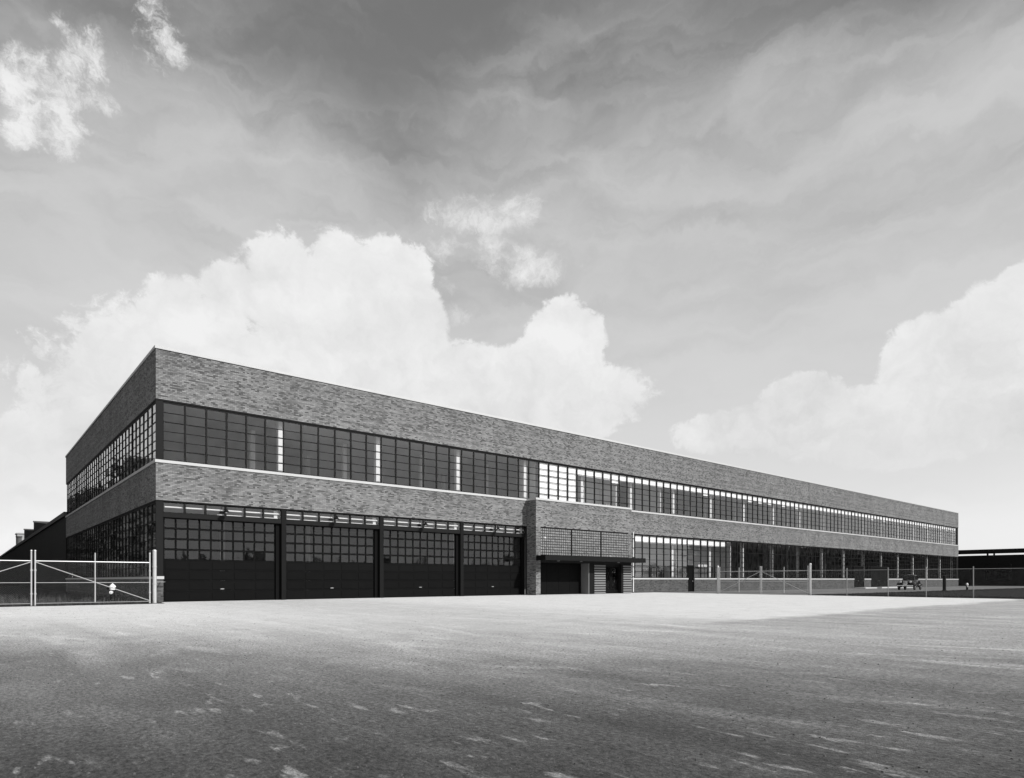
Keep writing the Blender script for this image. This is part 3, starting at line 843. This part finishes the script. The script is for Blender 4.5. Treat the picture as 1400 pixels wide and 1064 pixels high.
gp1 = gate_post('thick pale gate post beside the small brick pier at the corner', -0.42, GY, 2.45, 0.085)
MB().tube((0.0, 0, 1.02), (0.62, 0.9, 1.02), 0.018, n=6).tube((0.62, .9, 1.02), (.62, 1.84, 1.02), .018, n=6).build('tie_rod', 'galvanised', gp1)
FX = 40.0
gate_post('gate post beside the low sill wall of the factory', FX, -6.02, 2.2, 0.085)
leaf_gate('chain link gate leaf across the drive, hung nearer the factory wall', (FX, -9.72), (FX, -6.19), 'a', 1.80, 2.12, 1.80)
leaf_gate('chain link gate leaf across the drive, hung nearer the lawn', (FX, -9.84), (FX, -13.46), 'a', 1.80, 2.12, 1.80)
gate_post('tall gate post where the wire fence along the lawn begins', FX, -13.62, 2.25, 0.085)
fn = thing('wire_fence', 'thin wire fence with steel posts along the edge of the dark lawn', 'fence', (FX, -13.8, 0))
prev = 0.0
for y in (-16.2, -18.85, -21.1, -23.65, -26.2, -28.8, -31.4, -34.0):
    m_ = MB().tube((0, y + 13.8, 0.0), (0, y + 13.8, 1.95), 0.030, n=8); m_.smooth = True; m_.build('post', 'galvanised_wire', fn)
for i, z in enumerate((1.8,)):
    MB().tube((0, 0.05, z), (0, -20.2, z), 0.014, n=6).build('top_rail', 'galvanised_wire', fn)
mesh_fence(fn, (0, 0), (0, -20.2), .08, 1.8)


# ------------------------------------------------------------------ hydrants, post
def hydrant(label, x, y, h, white_top, rz, group=None):
    o = thing('fire_hydrant', label, 'hydrant', (x, y, 0.0), rz, group)
    k = h / 0.9
    b_ = MB().lathe([(.17 * k, 0), (.17 * k, .04 * k), (.115 * k, .06 * k), (.105 * k, .50 * k), (.14 * k, .52 * k), (.14 * k, .57 * k), (.11 * k, .58 * k)], 16); b_.smooth = True
    b_.build('barrel', 'black_paint', o)
    t_ = MB().lathe([(.125 * k, .581 * k), (.125 * k, .70 * k), (.145 * k, .71 * k), (.145 * k, .74 * k), (.11 * k, .80 * k), (.05 * k, .85 * k), (.03 * k, .86 * k), (.03 * k, .90 * k)], 16); t_.smooth = True
    t_.build('bonnet', 'white_paint', o)
    for s in (-1, 1):
        n_ = MB().lathe([(.05 * k, 0), (.05 * k, .07 * k), (.062 * k, .071 * k), (.062 * k, .12 * k), (.02 * k, .121 * k), (.02 * k, .15 * k)], 12, axis='X')
        if s < 0: n_.v = [(-p[0], p[1], p[2]) for p in n_.v]
        n_.v = [(p[0] + s * .11 * k, p[1], p[2] + .64 * k) for p in n_.v]
        n_.build('nozzle', 'black_paint', o)
    n_ = MB().lathe([(.065 * k, 0), (.065 * k, .07 * k), (.08 * k, .071 * k), (.08 * k, .12 * k), (.02 * k, .121 * k), (.02 * k, .15 * k)], 12, axis='Y')
    n_.v = [(p[0], p[1] - .11 * k, p[2] + .46 * k) for p in n_.v]
    n_.build('pumper_nozzle', 'white_paint', o)
    return o


hydrant('black fire hydrant with white cap standing inside the gate', -1.45, 2.6, 0.95, True, R(-25))
hydrant('small black hydrant with pale cap at the far edge of the lawn', 76.2, -13.75, 0.8, True, R(-60))
po = thing('bollard', 'stout dark post on the lawn edge beside the parked car', 'post', (68.8, -13.75, 0))
pl = MB().lathe([(.15, 0), (.15, 1.45), (.17, 1.46), (.17, 1.52), (.10, 1.60), (.02, 1.62)], 14); pl.smooth = True; pl.build('shaft', 'black_paint', po)
MB().lathe([(.24, 0), (.24, .05), (.16, .09)], 14).build('base', 'black_paint', po)


# ------------------------------------------------------------------ the parked saloon, front towards -X in local space
def sedan(x, y, rz):
    o = thing('parked_car', 'black rounded saloon car with bright hubcaps parked by the factory wall', 'car', (x, y, 0.008), rz)
    def loft(sections, name, mat, n=14, parent=o):
        """sections: (x, zbottom, ztop, half width, roundness)"""
        mb = MB(); vs_ = []
        for (sx, zb, zt, hw, pw) in sections:
            for i in range(n):
                a = 2 * math.pi * i / n; c_, s_ = math.cos(a), math.sin(a)
                e = 2 / pw
                yy = hw * math.copysign(abs(c_) ** e, c_); zz = (zb + zt) / 2 + (zt - zb) / 2 * math.copysign(abs(s_) ** e, s_)
                vs_.append((sx, yy, zz))
        fs = []
        m_ = len(sections)
        for k in range(m_ - 1):
            for i in range(n):
                fs.append((k * n + i, k * n + (i + 1) % n, (k + 1) * n + (i + 1) % n, (k + 1) * n + i))
        fs += [tuple(range(n)), tuple(range((m_ - 1) * n, m_ * n))]
        mb.add(vs_, fs); mb.smooth = True
        return mb.build(name, mat, parent)
    body = loft([(-2.02, .55, .98, .20, 3), (-1.96, .42, 1.10, .30, 3), (-1.5, .40, 1.14, .40, 3), (-.72, .36, 1.16, .60, 3.5), (-.5, .34, 1.16, .72, 4), (.3, .33, 1.16, .80, 4),
                 (1.2, .33, 1.14, .80, 4), (1.75, .36, 1.05, .70, 3.5), (2.1, .45, .85, .50, 3), (2.2, .5, .7, .3, 3)], 'body', 'car_paint')
    loft([(-.62, 1.05, 1.18, .58, 4), (-.38, 1.05, 1.50, .58, 4), (-.18, 1.05, 1.66, .58, 3.5), (.3, 1.05, 1.72, .60, 3.2), (.9, 1.05, 1.70, .58, 3.2), (1.35, 1.02, 1.56, .55, 3), (1.75, .98, 1.26, .48, 3), (1.95, .9, 1.05, .36, 3)], 'cabin', 'car_paint')
    for s in (-1, 1):
        for (xa, xb) in ((-.28, .22), (.30, .82), (.90, 1.25)):
            top = 1.55 if xa < .9 else 1.46
            MB().prism([(xa + .06 * (xa < 0), 1.20), (xb, 1.20), (xb - .03, top), (xa + (.14 if xa < 0 else .03), top)], s * .585, s * .612, 'Y').build('side_window', 'car_glass', o)
        # fenders
        for (xs, nm) in ((((-2.05, .45, .60, .08), (-1.95, .36, .76, .17), (-1.55, .36, .88, .21), (-1.1, .34, .80, .19), (-.8, .3, .52, .14), (-.55, .3, .36, .11)), 'front_fender'),
                         (((.8, .3, .40, .08), (1.0, .3, .66, .13), (1.4, .34, .84, .17), (1.8, .34, .74, .16), (2.1, .38, .55, .10)), 'rear_fender')):
            f_ = loft([(a, b2, c2, h2, 2.6) for a, b2, c2, h2 in xs], nm, 'car_paint', 12)
            f_.location = (0, s * .70, 0)
        MB().box(-.9, 1.05, min(s * .72, s * .90), max(s * .72, s * .90), .29, .33).build('running_board', 'car_paint', o)
        for wx in (-1.42, 1.42):
            ty = MB().lathe([(.20, -.08), (.30, -.085), (.345, -.05), (.35, 0), (.345, .05), (.30, .085), (.20, .08)], 20, axis='Y'); ty.smooth = True
            tyo = ty.build('wheel', 'tyre', o, (wx, s * .74, .345))
            rm = MB().lathe([(.20, -.05), (.21, .088), (.17, .082), (.10, .10), (.09, .125), (.01, .13)], 18, axis='Y'); rm.smooth = True
            if s > 0: rm.v = [(p[0], -p[1], p[2]) for p in rm.v]
            rm.build('hubcap', 'chrome', tyo)
        hl = MB().lathe([(.03, .26), (.09, .16), (.12, .05), (.125, 0)], 14, axis='X'); hl.smooth = True
        hlo = hl.build('headlight', 'car_paint', o, (-1.92, s * .46, .90))
        ln = MB().sphere((0, 0, 0), .115, 8, (.35, 1, 1)); ln.smooth = True; ln.build('lens', 'lamp_lens', hlo)
    for s in (-1, 1):
        MB().prism([(-.655, 1.20), (-.415, 1.52), (-.36, 1.50), (-.60, 1.18)], s * .03, s * .46, 'Y').build('windscreen', 'car_glass', o)
    gr = MB()
    for i in range(9):
        yv = -.18 + i * .045
        gr.box(-2.06, -2.02, yv - .01, yv + .01, .55, 1.02)
    gr.build('grille', 'chrome', o)
    for xx in (-2.22, 2.28):
        bm_ = MB().box(xx - .03, xx + .03, -.76, .76, .45, .53)
        for s in (-.4, .4):
            bm_.box(min(xx, xx * .9), max(xx, xx * .9), s - .03, s + .03, .46, .51)
        bm_.build('bumper', 'chrome', o)
    MB().box(-2.13, -2.12, -.16, .16, .56, .68).build('number_plate', 'white_paint', o)
    return o


sedan(72.85, -9.25, R(7))

# ------------------------------------------------------------------ vegetation and loose stuff
rg = random.Random(21)


def blades(name, label, cat, spots, mat, hmin, hmax, wdt):
    mb = MB(); vs_, fs = [], []
    for (x, y, k) in spots:
        h = rg.uniform(hmin, hmax) * k; a = rg.uniform(0, 6.28); l = rg.uniform(.1, .55) * h
        ca, sa = math.cos(a), math.sin(a); o = len(vs_); b2 = a + 1.57
        wx, wy = math.cos(b2) * wdt, math.sin(b2) * wdt
        vs_ += [(x - wx, y - wy, 0.0), (x + wx, y + wy, 0.0), (x + ca * l * .4 + wx * .7, y + sa * l * .4 + wy * .7, h * .6), (x + ca * l * .4 - wx * .7, y + sa * l * .4 - wy * .7, h * .6), (x + ca * l, y + sa * l, h)]
        fs += [(o, o + 1, o + 2, o + 3), (o + 3, o + 2, o + 4)]
    me = bpy.data.meshes.new(name); me.from_pydata(vs_, [], fs); me.materials.append(MATS[mat])
    ob = bpy.data.objects.new(name, me); C.objects.link(ob)
    return tag(ob, label, cat, kind='stuff')


sp = [(39.9 + abs(rg.gauss(0, 2.2)), rg.uniform(-60, -13.7), 1) for _ in range(16000)] + [(rg.uniform(40, 130), -13.6 - abs(rg.gauss(0, 1.5)), 1) for _ in range(7000)]
blades('lawn_grass', 'dark short grass of the lawn behind the wire fence', 'grass', sp, 'grass_blade', .04, .11, .012)
sp = []
for _ in range(130):
    cx, cy = rg.uniform(-16, -.6), rg.uniform(-1.2, 24); n_ = rg.randint(20, 70); k = rg.uniform(.5, 1.3)
    sp += [(min(-.25, cx + rg.gauss(0, .35)), max(-1.6, cy + rg.gauss(0, .35)), k) for _ in range(n_)]
sp += [(rg.uniform(-18, -.3), -1.75 + abs(rg.gauss(0, .35)), .6) for _ in range(1500)]
blades('yard_weeds', 'dry weeds and rough grass on the ground behind the gate', 'weeds', sp, 'dry_grass', .12, .4, .010)

# loose stones on the yard near by
pb = MB(); pv, pf = [], []
for i in range(7000):
    dd = 3.0 + 22 * rg.random() ** 1.7; sx = rg.uniform(-.95, .95) * dd
    x = CAM[0] + FWD[0] * dd + RIGHT[0] * sx; y = CAM[1] + FWD[1] * dd + RIGHT[1] * sx
    if y > -3: continue
    r_ = min(.012, .0035 * math.exp(rg.expovariate(2.2))); a = rg.uniform(0, 6.28); o = len(pv)
    q1, q2, q3 = rg.uniform(.6, 1.2), rg.uniform(.6, 1.2), rg.uniform(.4, .8)
    for k in range(5):
        t_ = a + k * 1.2566; rr = r_ * rg.uniform(.75, 1.2); pv.append((x + math.cos(t_) * rr * q1, y + math.sin(t_) * rr * q2, .004))
    for k in range(5):
        t_ = a + k * 1.2566; rr = r_ * rg.uniform(.4, .75); pv.append((x + math.cos(t_) * rr * q1, y + math.sin(t_) * rr * q2, .006 + r_ * q3 * rg.uniform(.7, 1.2)))
    pf += [(o + k, o + (k + 1) % 5, o + 5 + (k + 1) % 5, o + 5 + k) for k in range(5)] + [tuple(o + 5 + k for k in range(5))]
me = bpy.data.meshes.new('loose_stones'); me.from_pydata(pv, [], pf); me.materials.append(MATS['pebble'])
ob = bpy.data.objects.new('loose_stones', me); C.objects.link(ob)
tag(ob, 'loose small stones scattered over the open yard', 'stones', kind='stuff')

# woods that show only as dark shapes mirrored in the panes: one across the yard, two unseen belts added to darken panes and side wall
def wood(name, label, spots, leaves, smin, smax, spread=.46):
    tv, tf = [], []
    for (cx, cy, H_) in spots:
        rw = H_ * spread; o = len(tv); r_ = .25
        tv += [(cx - r_, cy - r_, 0), (cx + r_, cy - r_, 0), (cx, cy + r_, 0), (cx, cy, H_ * .6)]; tf += [(o, o + 1, o + 3), (o + 1, o + 2, o + 3), (o + 2, o, o + 3)]
        for j in range(leaves):
            a, b2, rr = rg.uniform(0, 6.28), math.acos(rg.uniform(-1, 1)), rg.random() ** .4
            px3 = cx + math.cos(a) * math.sin(b2) * rw * rr; py3 = cy + math.sin(a) * math.sin(b2) * rw * rr; pz3 = H_ * .50 + math.cos(b2) * H_ * .50 * rr
            s_ = rg.uniform(smin, smax); o = len(tv)
            tv += [(px3 + rg.gauss(0, s_), py3 + rg.gauss(0, s_), max(.02, pz3 + rg.gauss(0, s_))) for _ in range(3)]; tf.append((o, o + 1, o + 2))
    me = bpy.data.meshes.new(name); me.from_pydata(tv, [], tf); me.materials.append(MATS['leaf'])
    ob = bpy.data.objects.new(name, me); C.objects.link(ob)
    return tag(ob, label, 'trees', kind='stuff')


wood('distant_wood', 'far line of dark trees across the open ground facing the factory',
     [(-260 + i * 6.5 + rg.uniform(-3, 3), -190 + rg.uniform(-10, 10), rg.uniform(5.5, 9.5)) for i in range(100)], 260, .4, .9)
wood('added_lawn_wood', 'unseen belt of trees added past the lawn to darken the far panes',
     [(165 + i * 4.6 + rg.uniform(-2, 2), -76 + rg.uniform(-7, 7) - i * .25, rg.uniform(13, 17)) for i in range(105)], 420, .5, 1.1)
wood('added_side_wood', 'unseen belt of trees added beside the shed to darken the side wall and its panes',
     [(rg.uniform(-32, -20), 45 + i * 4.2 + rg.uniform(-2, 2), rg.uniform(13, 16) if i < 17 else rg.uniform(25, 30)) for i in range(44)], 1100, .7, 1.3, .30)
